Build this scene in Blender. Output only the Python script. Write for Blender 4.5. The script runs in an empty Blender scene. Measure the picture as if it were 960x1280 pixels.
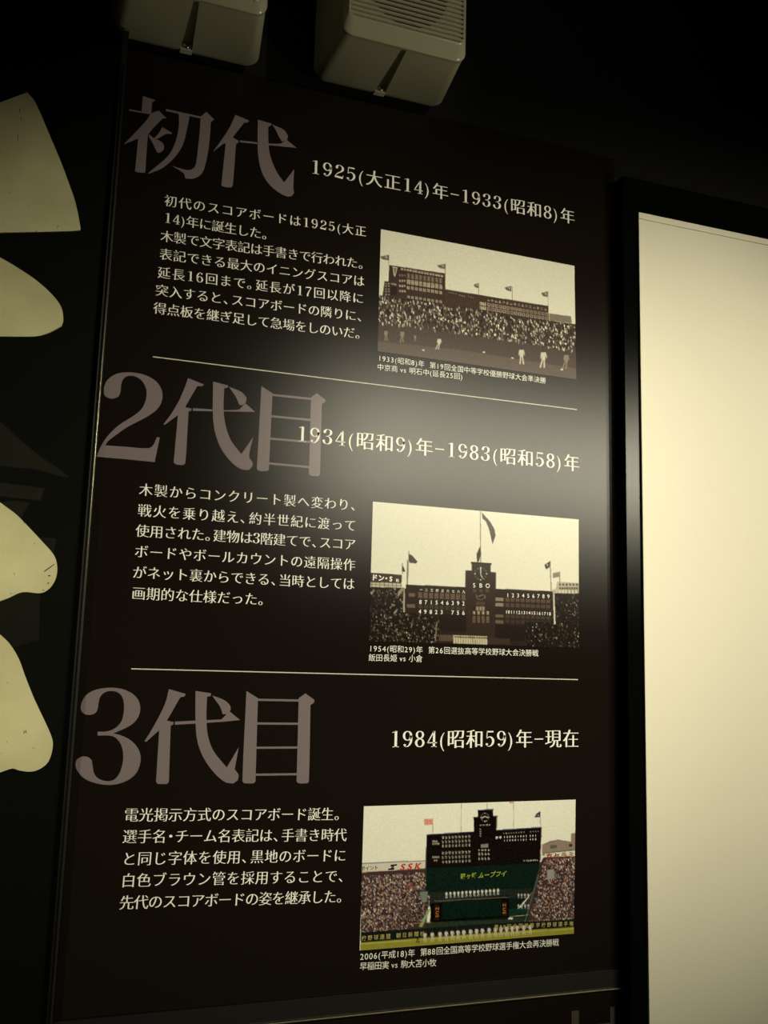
import bpy, bmesh, math, random
import numpy as np
from mathutils import Vector, Matrix
from mathutils.geometry import tessellate_polygon
random.seed(7)
SC = bpy.context.scene
COL = SC.collection

# ------------------------------------------------------------------ camera
RW = [[0.9436030065945205, -0.329820184521574, 0.02884461523258492],
      [0.07683169081252281, 0.13339946441842712, -0.9880796901969807],
      [0.3220407695194041, 0.9345711469840099, 0.1512167781442206]]
FPX = 1166.19
CAM = Vector((-0.4999, -1.5111, 1.4994))
cd = bpy.data.cameras.new('camera')
cam = bpy.data.objects.new('camera', cd)
COL.objects.link(cam)
cd.sensor_fit = 'VERTICAL'
cd.sensor_height = 32.0
cd.lens = FPX / 1280 * 32.0
cd.clip_start = 0.02
m = Matrix(((RW[0][0], -RW[1][0], -RW[2][0]), (RW[0][1], -RW[1][1], -RW[2][1]), (RW[0][2], -RW[1][2], -RW[2][2])))
cam.matrix_world = Matrix.Translation(CAM) @ m.to_4x4()
SC.camera = cam
RT = Matrix(RW).transposed()

def un(x, y, Y=0.0):
    """point of the vertical plane at depth Y seen at (x, y) of the photograph"""
    d = RT @ Vector(((x - 480) / FPX, (y - 640) / FPX, 1))
    return CAM + d * ((Y - CAM.y) / d.y)

# ------------------------------------------------------------------ world, lamps, exposure
SC.view_settings.view_transform = 'Standard'
SC.view_settings.look = 'None'
SC.view_settings.gamma = 1
SC.view_settings.use_curve_mapping = False
SC.view_settings.exposure = 0.0
w = bpy.data.worlds.new('dim_hall'); SC.world = w; w.use_nodes = True
w.node_tree.nodes['Background'].inputs[0].default_value = (0.9, 0.85, 0.55, 1)
w.node_tree.nodes['Background'].inputs[1].default_value = 0.0006

def spot(name, loc, aim, power, angle, blend, radius, col):
    l = bpy.data.lights.new(name, 'SPOT'); o = bpy.data.objects.new(name, l); COL.objects.link(o)
    l.energy = power; l.spot_size = math.radians(angle); l.spot_blend = blend; l.shadow_soft_size = radius; l.color = col
    o.location = loc
    o.rotation_euler = (Vector(aim) - Vector(loc)).to_track_quat('-Z', 'Y').to_euler()
    return o
WARM = (1.0, 0.93, 0.70)
LAMPS = [((1.00, -3.0, 2.58), (-0.15, 0, 1.62), 190), ((1.60, -3.0, 2.56), (0.25, 0, 1.64), 165), ((2.20, -3.0, 2.56), (0.60, 0, 1.66), 165), ((2.80, -3.0, 2.54), (1.05, 0, 1.68), 210)]
for lp, ap, pw in LAMPS:
    spot('spot_lamp_light', lp, ap, pw, 34, 1.0, 0.06, WARM)
LEFT_LAMP = ((-2.2, -2.6, 2.42), (-0.95, 0, 1.05), 120)
spot('spot_lamp_light', *LEFT_LAMP, 42, 1.0, 0.06, WARM)
FAR_FILL = ((-0.2, -1.2, 2.95), (-0.75, -3.6, 2.1), 60)  # added unseen spot, lights the sign across the room for its reflection
spot('spot_lamp_light', *FAR_FILL, 60, 1.0, 0.06, WARM)
HIGH_FILL = ((1.3, -2.6, 3.0), (-0.05, -0.14, 2.62), 45)  # added narrow spot, meant to put a glint on the speaker lip
spot('spot_lamp_light', *HIGH_FILL, 13, 0.8, 0.03, WARM)
LOW_FILL = ((2.5, -2.4, 0.55), (-0.05, -0.1, 2.62), 85)  # added unseen low light, brightens the speakers' undersides in place of bounce
spot('low_fill_light', *LOW_FILL, 26, 1.0, 0.05, WARM)

# ------------------------------------------------------------------ helpers
def s2l(c):
    return tuple((v / 12.92 if v <= .04045 else ((v + .055) / 1.055) ** 2.4) for v in [k / 255 for k in c])

def mat(name, col, rough=0.5, metal=0.0, spec=0.5, noise=0.0, nscale=60, bump=0.0, col2=None, rnoise=0.0):
    M = bpy.data.materials.new(name); M.use_nodes = True
    nt = M.node_tree; b = nt.nodes['Principled BSDF']
    b.inputs['Base Color'].default_value = (*col, 1)
    b.inputs['Roughness'].default_value = rough
    b.inputs['Metallic'].default_value = metal
    b.inputs['Specular IOR Level'].default_value = spec
    tc = nt.nodes.new('ShaderNodeTexCoord')
    if noise or bump or rnoise:
        n = nt.nodes.new('ShaderNodeTexNoise'); n.inputs['Scale'].default_value = nscale
        n.inputs['Detail'].default_value = 5
        nt.links.new(tc.outputs['Object'], n.inputs['Vector'])
        if noise:
            mx = nt.nodes.new('ShaderNodeMix'); mx.data_type = 'RGBA'
            mx.inputs[6].default_value = (*col, 1)
            c2 = col2 or tuple(v * (1 - noise) for v in col)
            mx.inputs[7].default_value = (*c2, 1)
            nt.links.new(n.outputs['Fac'], mx.inputs[0]); nt.links.new(mx.outputs[2], b.inputs['Base Color'])
        if bump:
            bp = nt.nodes.new('ShaderNodeBump'); bp.inputs['Strength'].default_value = bump
            bp.inputs['Distance'].default_value = 0.001
            nt.links.new(n.outputs['Fac'], bp.inputs['Height']); nt.links.new(bp.outputs['Normal'], b.inputs['Normal'])
        if rnoise:
            mr = nt.nodes.new('ShaderNodeMapRange')
            mr.inputs[3].default_value = rough - rnoise; mr.inputs[4].default_value = rough + rnoise
            nt.links.new(n.outputs['Fac'], mr.inputs[0]); nt.links.new(mr.outputs[0], b.inputs['Roughness'])
    return M

PR = 0.265   # gloss of the laminated print
def laminate(name, col, rough=None, noise=0.0, amount=.36):
    """ink under a semi-gloss film: diffuse colour with a soft film reflection over it"""
    M = bpy.data.materials.new(name); M.use_nodes = True
    nt = M.node_tree; nt.nodes.clear()
    out = nt.nodes.new('ShaderNodeOutputMaterial'); mx = nt.nodes.new('ShaderNodeMixShader')
    df = nt.nodes.new('ShaderNodeBsdfDiffuse'); df.name = 'ink'; df.inputs[0].default_value = (*col, 1)
    gl = nt.nodes.new('ShaderNodeBsdfGlossy'); gl.distribution = 'BECKMANN'; gl.inputs['Roughness'].default_value = rough or PR
    fr = nt.nodes.new('ShaderNodeFresnel'); fr.inputs[0].default_value = 1.45
    mu = nt.nodes.new('ShaderNodeMath'); mu.operation = 'MULTIPLY'; mu.inputs[1].default_value = amount
    nt.links.new(fr.outputs[0], mu.inputs[0]); nt.links.new(mu.outputs[0], mx.inputs[0])
    nt.links.new(df.outputs[0], mx.inputs[1]); nt.links.new(gl.outputs[0], mx.inputs[2]); nt.links.new(mx.outputs[0], out.inputs[0])
    tc = nt.nodes.new('ShaderNodeTexCoord'); n = nt.nodes.new('ShaderNodeTexNoise'); n.inputs['Scale'].default_value = 900
    nt.links.new(tc.outputs['Object'], n.inputs['Vector'])
    mr = nt.nodes.new('ShaderNodeMapRange'); r = rough or PR; mr.inputs[3].default_value = r - .015; mr.inputs[4].default_value = r + .015
    nt.links.new(n.outputs['Fac'], mr.inputs[0]); nt.links.new(mr.outputs[0], gl.inputs['Roughness'])
    return M
M_board = laminate('black_laminate', (0.0085, 0.0062, 0.0045))
M_grey = laminate('printed_mauve_grey', (0.185, 0.150, 0.155))
M_white = laminate('printed_white', (0.88, 0.88, 0.80))
M_rule = laminate('printed_rule', (0.62, 0.60, 0.52))
M_wall = mat('matt_black_wall', (0.0035, 0.0033, 0.003), 0.75, noise=0.3, nscale=30, bump=0.2, spec=0.2)
M_ceil = mat('black_ceiling', (0.004, 0.004, 0.004), 0.8, noise=0.3, nscale=8, spec=0.2)
M_floor = mat('dark_carpet', (0.012, 0.011, 0.010), 0.9, noise=0.5, nscale=150, bump=0.5, spec=0.2)
M_frame = laminate('satin_black_frame', (0.0020, 0.0024, 0.0017), .24, amount=.32)
M_screen = mat('cream_screen_sheet', (0.80, 0.76, 0.60), 0.55, noise=0.05, nscale=300, bump=0.10)
M_rail = mat('black_rail', (0.006, 0.006, 0.005), 0.4)
M_lip = mat('dull_metal_lip', (0.30, 0.27, 0.18), 0.35, metal=1.0)
M_sign = mat('green_black_signboard', (0.0022, 0.0022, 0.0010), 0.7, noise=0.4, nscale=18, bump=0.3, spec=0.10)
M_house = mat('beige_speaker_plastic', (0.42, 0.41, 0.27), 0.30, noise=0.06, nscale=700, bump=0.05)
M_cover = mat('beige_cover_plastic', (0.42, 0.41, 0.27), 0.20, noise=0.06, nscale=700)
M_dark = mat('speaker_cone_black', (0.01, 0.009, 0.008), 0.7)
M_screw = mat('screw_steel', (0.6, 0.57, 0.5), 0.25, metal=1.0)
M_clip = mat('white_nylon_clip', (0.62, 0.62, 0.48), 0.5)
M_edge = mat('polished_glass_edge', (0.16, 0.15, 0.09), 0.20, metal=0.9)
M_lamp = mat('lamp_black_enamel', (0.02, 0.02, 0.02), 0.4)

def cream_paint():
    M = mat('aged_cream_paint', (0.72, 0.66, 0.36), 0.6)
    nt = M.node_tree; b = nt.nodes['Principled BSDF']
    tc = nt.nodes.new('ShaderNodeTexCoord')
    n1 = nt.nodes.new('ShaderNodeTexNoise'); n1.inputs['Scale'].default_value = 9; n1.inputs['Detail'].default_value = 6
    mp = nt.nodes.new('ShaderNodeMapping'); mp.inputs['Scale'].default_value = (1, 1, 0.45)
    n2 = nt.nodes.new('ShaderNodeTexNoise'); n2.inputs['Scale'].default_value = 210; n2.inputs['Detail'].default_value = 3
    nt.links.new(tc.outputs['Object'], n1.inputs['Vector']); nt.links.new(tc.outputs['Object'], mp.inputs['Vector'])
    nt.links.new(mp.outputs[0], n2.inputs['Vector'])
    r1 = nt.nodes.new('ShaderNodeValToRGB'); r1.color_ramp.elements[0].position = .3; r1.color_ramp.elements[1].position = .7
    r1.color_ramp.elements[0].color = (0.60, 0.54, 0.32, 1); r1.color_ramp.elements[1].color = (0.78, 0.72, 0.47, 1)
    nt.links.new(n1.outputs['Fac'], r1.inputs[0])
    r2 = nt.nodes.new('ShaderNodeValToRGB'); r2.color_ramp.elements[0].position = .70; r2.color_ramp.elements[1].position = .76
    r2.color_ramp.elements[0].color = (0, 0, 0, 1); r2.color_ramp.elements[1].color = (1, 1, 1, 1)
    nt.links.new(n2.outputs['Fac'], r2.inputs[0])
    mx = nt.nodes.new('ShaderNodeMix'); mx.data_type = 'RGBA'; mx.inputs[7].default_value = (0.16, 0.13, 0.06, 1)
    nt.links.new(r2.outputs[0], mx.inputs[0]); nt.links.new(r1.outputs[0], mx.inputs[6])
    nt.links.new(mx.outputs[2], b.inputs['Base Color'])
    return M
M_cream = cream_paint()

def glass():
    M = bpy.data.materials.new('clear_pane_glass'); M.use_nodes = True
    nt = M.node_tree; nt.nodes.clear()
    out = nt.nodes.new('ShaderNodeOutputMaterial'); mx = nt.nodes.new('ShaderNodeMixShader')
    tr = nt.nodes.new('ShaderNodeBsdfTransparent'); gl = nt.nodes.new('ShaderNodeBsdfGlossy')
    tr.inputs[0].default_value = (0.96, 0.98, 0.94, 1)
    gl.inputs['Roughness'].default_value = 0.0
    fr = nt.nodes.new('ShaderNodeFresnel'); fr.inputs[0].default_value = 1.5
    nt.links.new(fr.outputs[0], mx.inputs[0]); nt.links.new(tr.outputs[0], mx.inputs[1]); nt.links.new(gl.outputs[0], mx.inputs[2])
    nt.links.new(mx.outputs[0], out.inputs[0])
    return M
M_glass = glass()

def print_mat(name):
    M = laminate(name, (0.5, 0.5, 0.5))
    nt = M.node_tree; a = nt.nodes.new('ShaderNodeVertexColor'); a.layer_name = 'ink'
    nt.links.new(a.outputs[0], nt.nodes['ink'].inputs['Color'])
    return M
M_photo = print_mat('photographic_print')

def link(name, me, parent=None, mats=None):
    o = bpy.data.objects.new(name, me); COL.objects.link(o)
    if parent: o.parent = parent
    if mats:
        for k in (mats if isinstance(mats, (list, tuple)) else [mats]): me.materials.append(k)
    return o

def mesh(name, V, F, m, parent=None, smooth=False):
    me = bpy.data.meshes.new(name); me.from_pydata([tuple(v) for v in V], [], F); me.update()
    if smooth:
        me.polygons.foreach_set('use_smooth', [True] * len(me.polygons))
    return link(name, me, parent, m)

def box_vf(x0, x1, y0, y1, z0, z1):
    V = [(x, y, z) for x in (x0, x1) for y in (y0, y1) for z in (z0, z1)]
    F = [(0, 1, 3, 2), (4, 6, 7, 5), (0, 4, 5, 1), (2, 3, 7, 6), (0, 2, 6, 4), (1, 5, 7, 3)]
    return V, F

def box(name, x0, x1, y0, y1, z0, z1, m, parent=None, bevel=0.0):
    V, F = box_vf(x0, x1, y0, y1, z0, z1)
    o = mesh(name, V, F, m, parent)
    if bevel:
        bm = bmesh.new(); bm.from_mesh(o.data)
        bmesh.ops.bevel(bm, geom=list(bm.edges), offset=bevel, segments=3, affect='EDGES', profile=.5)
        bm.to_mesh(o.data); bm.free()
    return o

def thing(name, label, cat, loc=(0, 0, 0), group=None):
    o = bpy.data.objects.new(name, None); COL.objects.link(o); o.location = loc
    o.empty_display_size = .05
    tag(o, label, cat, group); return o

def tag(o, label, cat=None, group=None):
    o['label'] = label
    if cat: o['category'] = cat
    if group: o['group'] = group
    return o

def struct(o): o['kind'] = 'structure'; return o

def smooth_poly(pts, n=4, tension=.5, sharp=55):
    """Catmull-Rom through the points, corners kept where the turn is sharp"""
    P = [Vector((p[0], p[1])) for p in pts]; N = len(P); out = []
    def is_sharp(i):
        a = P[i] - P[i - 1]; b = P[(i + 1) % N] - P[i]
        if a.length < 1e-9 or b.length < 1e-9: return True
        return math.degrees(a.angle(b)) > sharp
    S = [is_sharp(i) for i in range(N)]
    for i in range(N):
        p0, p1, p2, p3 = P[i - 1], P[i], P[(i + 1) % N], P[(i + 2) % N]
        L = (p2 - p1).length
        def tan(a, b, c, sh):
            if sh: return None
            d = c - a
            return d.normalized() * L * 1.0 if d.length > 1e-9 else None
        t1 = tan(p0, p1, p2, S[i]); t2 = tan(p1, p2, p3, S[(i + 1) % N])
        ch = p2 - p1
        if t1 is None and t2 is None: out.append(p1); continue
        if t1 is None: t1 = ch
        if t2 is None: t2 = ch
        for k in range(n):
            t = k / n
            out.append((2*t**3-3*t**2+1)*p1 + (t**3-2*t**2+t)*t1 + (-2*t**3+3*t**2)*p2 + (t**3-t**2)*t2)
    return out

def slab_from_outline(name, pts, y_front, y_back, m, parent):
    """pts: (x, z) outline -> a slab with thickness"""
    n = len(pts)
    V = [(p[0], y_front, p[1]) for p in pts] + [(p[0], y_back, p[1]) for p in pts]
    tri = tessellate_polygon([[Vector((p[0], p[1], 0)) for p in pts]])
    F = [tuple(t) for t in tri] + [tuple(n + i for i in reversed(t)) for t in tri]
    F += [(i, (i + 1) % n, n + (i + 1) % n, n + i) for i in range(n)]
    o = mesh(name, V, F, m, parent)
    bm = bmesh.new(); bm.from_mesh(o.data); bmesh.ops.recalc_face_normals(bm, faces=bm.faces); bm.to_mesh(o.data); bm.free()
    return o

# ------------------------------------------------------------------ glyphs
FONTC = bpy.data.curves.new('lettering_source', 'FONT'); FONTC.resolution_u = 4
FONTO = bpy.data.objects.new('lettering_source', FONTC); COL.objects.link(FONTO)
def bez(p0, h0, h1, p1, n):
    return [((1-t)**3)*p0 + 3*((1-t)**2)*t*h0 + 3*(1-t)*t*t*h1 + t**3*p1 for t in [k / n for k in range(n)]]
FILLC = bpy.data.curves.new('lettering_fill', 'CURVE'); FILLC.dimensions = '2D'; FILLC.fill_mode = 'BOTH'
FILLO = bpy.data.objects.new('lettering_fill', FILLC); COL.objects.link(FILLO)
GC = {}
def glyph(ch, ax, ay):
    """outline of one character; ax / ay thicken it across and along: brush-like contrast of thick stems and thin bars"""
    key = (ch, ax, ay)
    if key in GC: return GC[key]
    FONTC.body = ch
    bpy.context.view_layer.update()
    dg = bpy.context.evaluated_depsgraph_get()
    k = FONTO.to_curve(dg, apply_modifiers=False)
    loops = []
    for s in k.splines:
        if s.type == 'BEZIER':
            bp = s.bezier_points; L = []
            for i in range(len(bp)):
                a, b = bp[i], bp[(i + 1) % len(bp)]
                straight = ((a.handle_right - a.co).cross(b.co - a.co)).length < 1e-5 and ((b.handle_left - a.co).cross(b.co - a.co)).length < 1e-5
                L += [v.xy for v in bez(a.co, a.handle_right, b.handle_left, b.co, 1 if straight else 4)]
        else:
            L = [Vector((p.co.x, p.co.y)) for p in s.points]
        M = []
        for v in L:
            if not M or (v - M[-1]).length > 1e-4: M.append(v)
        if len(M) > 2: loops.append(M)
    FONTO.to_curve_clear()
    if not loops: GC[key] = ([], []); return GC[key]
    FILLC.splines.clear()
    for L in loops:
        n = len(L); NL = []
        for i in range(n):
            a = (L[i] - L[i - 1]).normalized(); b = (L[(i + 1) % n] - L[i]).normalized()
            n1 = Vector((a.y, -a.x)); n2 = Vector((b.y, -b.x))
            s = n1 + n2
            d = 1 + n1.dot(n2)
            q = s / max(d, .45)
            NL.append(Vector((L[i].x - q.x * ax * SGN, L[i].y - q.y * ay * SGN)))
        sp = FILLC.splines.new('POLY'); sp.points.add(n - 1); sp.use_cyclic_u = True
        for i, v in enumerate(NL): sp.points[i].co = (v.x, v.y, 0, 1)
    bpy.context.view_layer.update()
    dg = bpy.context.evaluated_depsgraph_get()
    me = FILLO.evaluated_get(dg).to_mesh()
    V = [(v.co.x, v.co.y) for v in me.vertices]; F = [tuple(p.vertices) for p in me.polygons]
    FILLO.evaluated_get(dg).to_mesh_clear()
    GC[key] = (V, F); return GC[key]
SGN = -1

def strokes(items):
    """serif figures from strokes: each a list of (x, y, width); ('o', x, y, r) is a ball terminal"""
    V, F = [], []
    for st in items:
        if st[0] == 'o':
            _, x, y, r = st; b = len(V)
            V += [(x + r * math.cos(a * math.pi / 6), y + r * .8 * math.sin(a * math.pi / 6)) for a in range(12)]
            F.append(tuple(range(b, b + 12))); continue
        if st[0] == 'p':
            b = len(V); V += list(st[1:]); F.append(tuple(range(b, len(V)))); continue
        P = [Vector((a, b_)) for a, b_, _ in st]; W = [c for *_, c in st]; N = len(P)
        Q, WW = [], []
        for i in range(N - 1):
            p0 = P[max(i - 1, 0)]; p1 = P[i]; p2 = P[i + 1]; p3 = P[min(i + 2, N - 1)]
            for k in range(4):
                t = k / 4
                Q.append(.5 * ((2*p1) + (p2 - p0)*t + (2*p0 - 5*p1 + 4*p2 - p3)*t*t + (3*p1 - p0 - 3*p2 + p3)*t**3))
                WW.append(W[i] * (1 - t) + W[i + 1] * t)
        Q.append(P[-1]); WW.append(W[-1])
        b = len(V)
        for i, q in enumerate(Q):
            d = (Q[min(i + 1, len(Q) - 1)] - Q[max(i - 1, 0)]).normalized(); nn = Vector((-d.y, d.x)) * WW[i] / 2
            V += [tuple(q + nn), tuple(q - nn)]
        F += [(b + 2*i, b + 2*i + 1, b + 2*i + 3, b + 2*i + 2) for i in range(len(Q) - 1)]
    return V, F

def ring(cx, cy, rx, ry, thick, thin):
    pts = []
    for k in range(13):
        a = k / 12 * 2 * math.pi + math.pi / 2
        pts.append((cx + rx * math.cos(a), cy + ry * math.sin(a), thin + (thick - thin) * abs(math.cos(a)) ** 1.3))
    return pts

def traced(pts, h, x0):
    P = smooth_poly(pts, 3)
    tri = tessellate_polygon([[Vector((p[0], p[1], 0)) for p in P]])
    return [tuple(p) for p in P], [tuple(t) for t in tri]

BIG2 = [(90,125),(92,95),(110,68),(145,50),(195,47),(245,57),(285,80),(305,110),(309,140),(300,170),(278,195),(235,222),(180,250),(130,285),(105,305),(95,320),(175,326),(255,331),(272,322),(288,290),(299,290),(280,383),(170,372),(63,363),(75,330),(100,290),(145,245),(200,210),(230,185),(245,155),(250,125),(243,95),(225,72),(200,60),(175,62),(160,75),(154,95),(152,120),(145,137),(125,145),(105,142),(94,135)]
BIG3 = [(63,135),(68,110),(85,85),(115,68),(165,59),(215,63),(255,80),(278,105),(286,135),(280,165),(262,190),(235,208),(185,230),(215,238),(250,256),(276,284),(287,315),(285,345),(270,380),(240,405),(200,420),(160,423),(115,416),(75,398),(50,370),(43,345),(48,328),(65,318),(88,318),(104,330),(107,350),(113,380),(130,400),(160,409),(185,405),(205,385),(218,350),(222,320),(218,285),(205,258),(180,240),(126,238),(126,224),(165,222),(195,208),(215,185),(223,155),(225,125),(220,98),(205,78),(175,71),(150,78),(135,95),(129,120),(124,145),(110,158),(85,160),(68,150)]
def norm(pts, x0, x1, yt, yb, wdt):
    return [((p[0] - x0) / (x1 - x0) * wdt, (yb - p[1]) / (yb - yt)) for p in pts]
DIG = {
 '1': strokes([[(.29,.99,.13),(.29,.5,.13),(.29,.0,.13)], [(.12,.015,.035),(.46,.015,.035)], ['p',(.29,.99),(.35,.99),(.23,.86),(.10,.90),(.10,.925)][0:0] or [(.10,.90,.03),(.26,.95,.05)]]),
 '2': traced(norm(BIG2, 63, 309, 47, 383, .52), 0, 0),
 '3': traced(norm(BIG3, 43, 287, 59, 423, .50), 0, 0),
 '4': strokes([[(.37,.99,.07),(.03,.26,.045)], [(.02,.26,.055),(.53,.26,.055)], [(.37,.99,.11),(.37,.5,.12),(.37,.0,.12)], [(.22,.015,.035),(.52,.015,.035)]]),
 '5': strokes([[(.09,.95,.09),(.45,.95,.09)], [(.105,.97,.04),(.09,.50,.04)], [(.09,.51,.03),(.18,.60,.045),(.31,.60,.08),(.43,.45,.12),(.43,.24,.12),(.33,.07,.08),(.2,.015,.035),(.09,.06,.03)], ['o',.09,.15,.075]]),
 '6': strokes([ring(.265,.30,.185,.285,.12,.04), [(.42,.93,.03),(.33,.985,.035),(.2,.92,.07),(.09,.7,.11),(.07,.42,.12),(.09,.28,.11)], ['o',.40,.87,.07]]),
 '7': strokes([[(.05,.94,.10),(.48,.94,.10)], [(.06,.97,.03),(.04,.78,.03)], [(.48,.93,.04),(.32,.55,.07),(.22,.25,.11),(.20,.0,.13)]]),
 '8': strokes([ring(.26,.76,.165,.215,.11,.045), ring(.26,.26,.19,.245,.12,.045)]),
 '9': strokes([ring(.255,.70,.185,.275,.12,.04), [(.10,.07,.03),(.19,.015,.035),(.32,.08,.07),(.43,.3,.11),(.45,.58,.12),(.43,.72,.11)], ['o',.12,.13,.07]]),
}
CAP = .77   # height of a figure in the em
WD = {'(': .42, ')': .42, '、': .62, '。': .62, '・': .55, '−': .62, ' ': .3, '　': .7, 'v': .50, 's': .50}
def adv(ch, serif, dw):
    if ch in '0123456789': return dw if serif else .60
    if ch in WD: return WD[ch]
    return 1.0

def text_line(name, txt, a, b, em, m, parent, serif=True, y=-.0008, ay=-.015, ax=-.006, sp=.014, dw=.60, Y=0.0, trans=None, tight=True, vs=1.0, shear=0.0, a_is_px=True):
    """a, b: photograph positions of the middle of the left and right ends of the line, on the plane of the board"""
    A = un(*a, Y) if a_is_px else Vector((a[0], 0, a[1])); B = un(*b, Y) if a_is_px else Vector((b[0], 0, b[1]))
    A = Vector((A.x, A.z)); B = Vector((B.x, B.z))
    d = B - A; L = d.length; u = d / L; v = Vector((-u.y, u.x))
    wts = [adv(c, serif, dw) for c in txt]
    # last glyph carries no trailing space
    tot = sum(wts); unit = L / tot
    if not tight: unit = L / tot
    V, F = [], []; cur = 0.0
    for c, wt in zip(txt, wts):
        cell = wt * unit
        if c not in ' 　':
            if serif and c in DIG:
                gv, gf = DIG[c]; gw = .54; sx = em * 1.0; sy = em * CAP
                x0 = cur + (cell - gw * sx) / 2
                gv = [(x0 + p[0] * sx, (p[1] - .5) * sy) for p in gv]
            else:
                gv, gf = glyph(c, ax, ay)
                if c in '()' : ga = .19
                elif c in '、。': ga = .19
                elif c in '0123456789': ga = .28
                elif c in 'vs': ga = .24
                elif c == '−': ga = .29
                elif c in 'SKBOTYAUZCIEN': ga = .32
                else: ga = .5
                sx = em
                if c == '(': x0 = cur + cell - ga * 2 * em - .02 * em
                elif c == ')': x0 = cur + .02 * em
                elif c in '、。': x0 = cur + .02 * em
                else: x0 = cur + cell / 2 - ga * em
                gv = [(x0 + p[0] * em, (p[1] - .38) * em * vs) for p in gv]
            digit = serif and c in DIG
            for k, sh in enumerate((0,) if (digit or not sp or c in '()') else (-sp, 0, sp)):
                base = len(V)
                for p in gv:
                    q = A + u * (p[0] + sh * em + shear * p[1]) + v * p[1]
                    V.append((q.x, y - .00004 * k, q.y))
                F += [tuple(base + i for i in f) for f in gf]
        cur += cell
    o = mesh(name, V, F, m, parent)
    # all faces towards the room
    bm = bmesh.new(); bm.from_mesh(o.data)
    for f in bm.faces:
        if f.normal.y > 0: f.normal_flip()
    bm.to_mesh(o.data); bm.free()
    return o

# ------------------------------------------------------------------ the room
WY = 0.012     # backs of the boards
WL = 0.034     # face of the wall
XL, XR, YF, ZC = -3.2, 3.4, -4.2, 3.25
struct(box('wall_back', XL, XR, WL, WL + .1, 0, ZC, M_wall))
struct(box('wall_left', XL - .1, XL, YF, WL, 0, ZC, M_wall))
struct(box('wall_right', XR, XR + .1, YF, WL, 0, ZC, M_wall))
struct(box('wall_front', XL, XR, YF - .1, YF, 0, ZC, M_wall))
struct(box('floor', XL, XR, YF, WL, -.1, 0, M_floor))
struct(box('ceiling', XL, XR, YF, WL, ZC, ZC + .1, M_ceil))

# ------------------------------------------------------------------ history panel
PX0, PX1 = -0.4600, 0.4896
panel = thing('history_panel', 'tall black glossy panel telling three scoreboard generations, white Japanese text and three photographs', 'display panel', (0, 0, 0.965))
def under(o, P):      # keep world coordinates under an Empty that is not at the origin
    o.matrix_parent_inverse = Matrix.Translation(P.location).inverted(); return o
def ch(o, P=panel): return under(o, P)
ch(box('board', PX0, PX1 - .0005, 0, WY, .965, 2.50, M_board, panel))

T1 = (100, 100); T2 = (100, 450); T3 = (80, 840)
HEAD = [
 ('heading', T1, [
  ([(177.3,73.3),(205.3,82.7),(197.7,88.7),(196.3,113.3),(174.7,107.3)],),
  ([(146.7,102.7),(149,101.9),(200,113.3),(196.5,116.2),(148,106.5)],),
  ([(196.3,113.3),(212.7,106),(230,123.3),(220.7,124.7),(190.7,156.7),(188.3,150+3),(183,245),(176,248),(160,246),(161+0,168.3-0.5+1),(134,181.3),(133,180.5),(166.7,149),(195.6,115.5)],),
  ([(220.7,142.7),(242,156.7),(241.3,158.3),(229.3,158.7),(209.3,169),(202,166),(208,158)],),
  ([(190.7,157.5),(201.7,166.7),(220,176.7),(224.7,185),(223.3,193.3),(215,200),(209.3,199.3),(206,193.3),(198.3,176.7),(191,162)],),
 ]),
]
def big_glyph(o_org, sc, polys, name='heading_character', rnd=True):
    """polys in picture points of the panel -> one flat printed character"""
    V, F = [], []
    for k, P in enumerate(polys):
        S = smooth_poly(P, 4, sharp=42)
        W = [un(o_org[0] + p[0] / sc, o_org[1] + p[1] / sc) for p in S]
        b = len(V); V += [(q.x, -.0004 - .00001 * k, q.z) for q in W]
        tri = tessellate_polygon([[Vector((q.x, q.z, 0)) for q in W]])
        F += [tuple(b + i for i in t) for t in tri]
    o = mesh(name, V, F, M_grey, panel)
    bm = bmesh.new(); bm.from_mesh(o.data)
    for f in bm.faces:
        if f.normal.y > 0: f.normal_flip()
    bm.to_mesh(o.data); bm.free()
    return ch(o)

# first line: two characters traced at 5.333x (origin 60,60) and 3x (origin 100,100)
A1 = [(lambda p: [((60 + x / 5.333 - 100) * 3, (60 + y / 5.333 - 100) * 3) for x, y in p])(q) for q in [
  [(632,320),(716,348),(693,366),(689,440),(624,422)],
  [(540,408),(690,438),(700,446),(545,420)],
  [(689,438),(738,418),(790,470),(762,474),(672,570),(665,590),(648,832),(612,832),(580,822),(601,604),(505,643),(600,545),(660,478)],
  [(762,528),(826,566),(824,575),(788,574),(728,606),(708,602),(740,565)],
  [(672,575),(705,600),(758,628),(774,655),(770,680),(745,700),(728,697),(718,680),(695,630),(672,590)]]]
A1 += [[(322,109),(455,138),(450,144),(322,117)],
  [(370,122),(412,131),(400,190),(385,245),(355,290),(310,330),(258,352),(255,350),(330,285),(355,240),(370,180)],
  [(452,138),(474,120),(503,148),(490,160),(488,200),(480,270),(465,335),(450,358),(425,370),(395,370),(388,350),(343,322),(400,338),(420,335),(433,320),(442,260),(450,180)]]
big_glyph(T1, 3, A1)
big_glyph(T1, 3, [[(583,131),(635,153),(628,160),(616,160),(572,216),(594,228),(594,236),(585,240),(573,392),(568,403),(545,402),(530,396),(546,240),(540,238),(498,270),(530,226),(560,180)],
  [(600,227),(745,240),(775,225),(812,255),(600,234)],
  [(667,149),(718,164),(715,172),(706,175),(706,225),(712,280),(735,340),(765,385),(803,335),(800,395),(802,425),(793,436),(775,437),(735,415),(700,380),(678,335),(668,280),(666,220)],
  [(720,167),(765,188),(780,210),(776,225),(758,232),(745,212),(735,190)]])
big_glyph(T2, 3, [BIG2])
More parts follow.
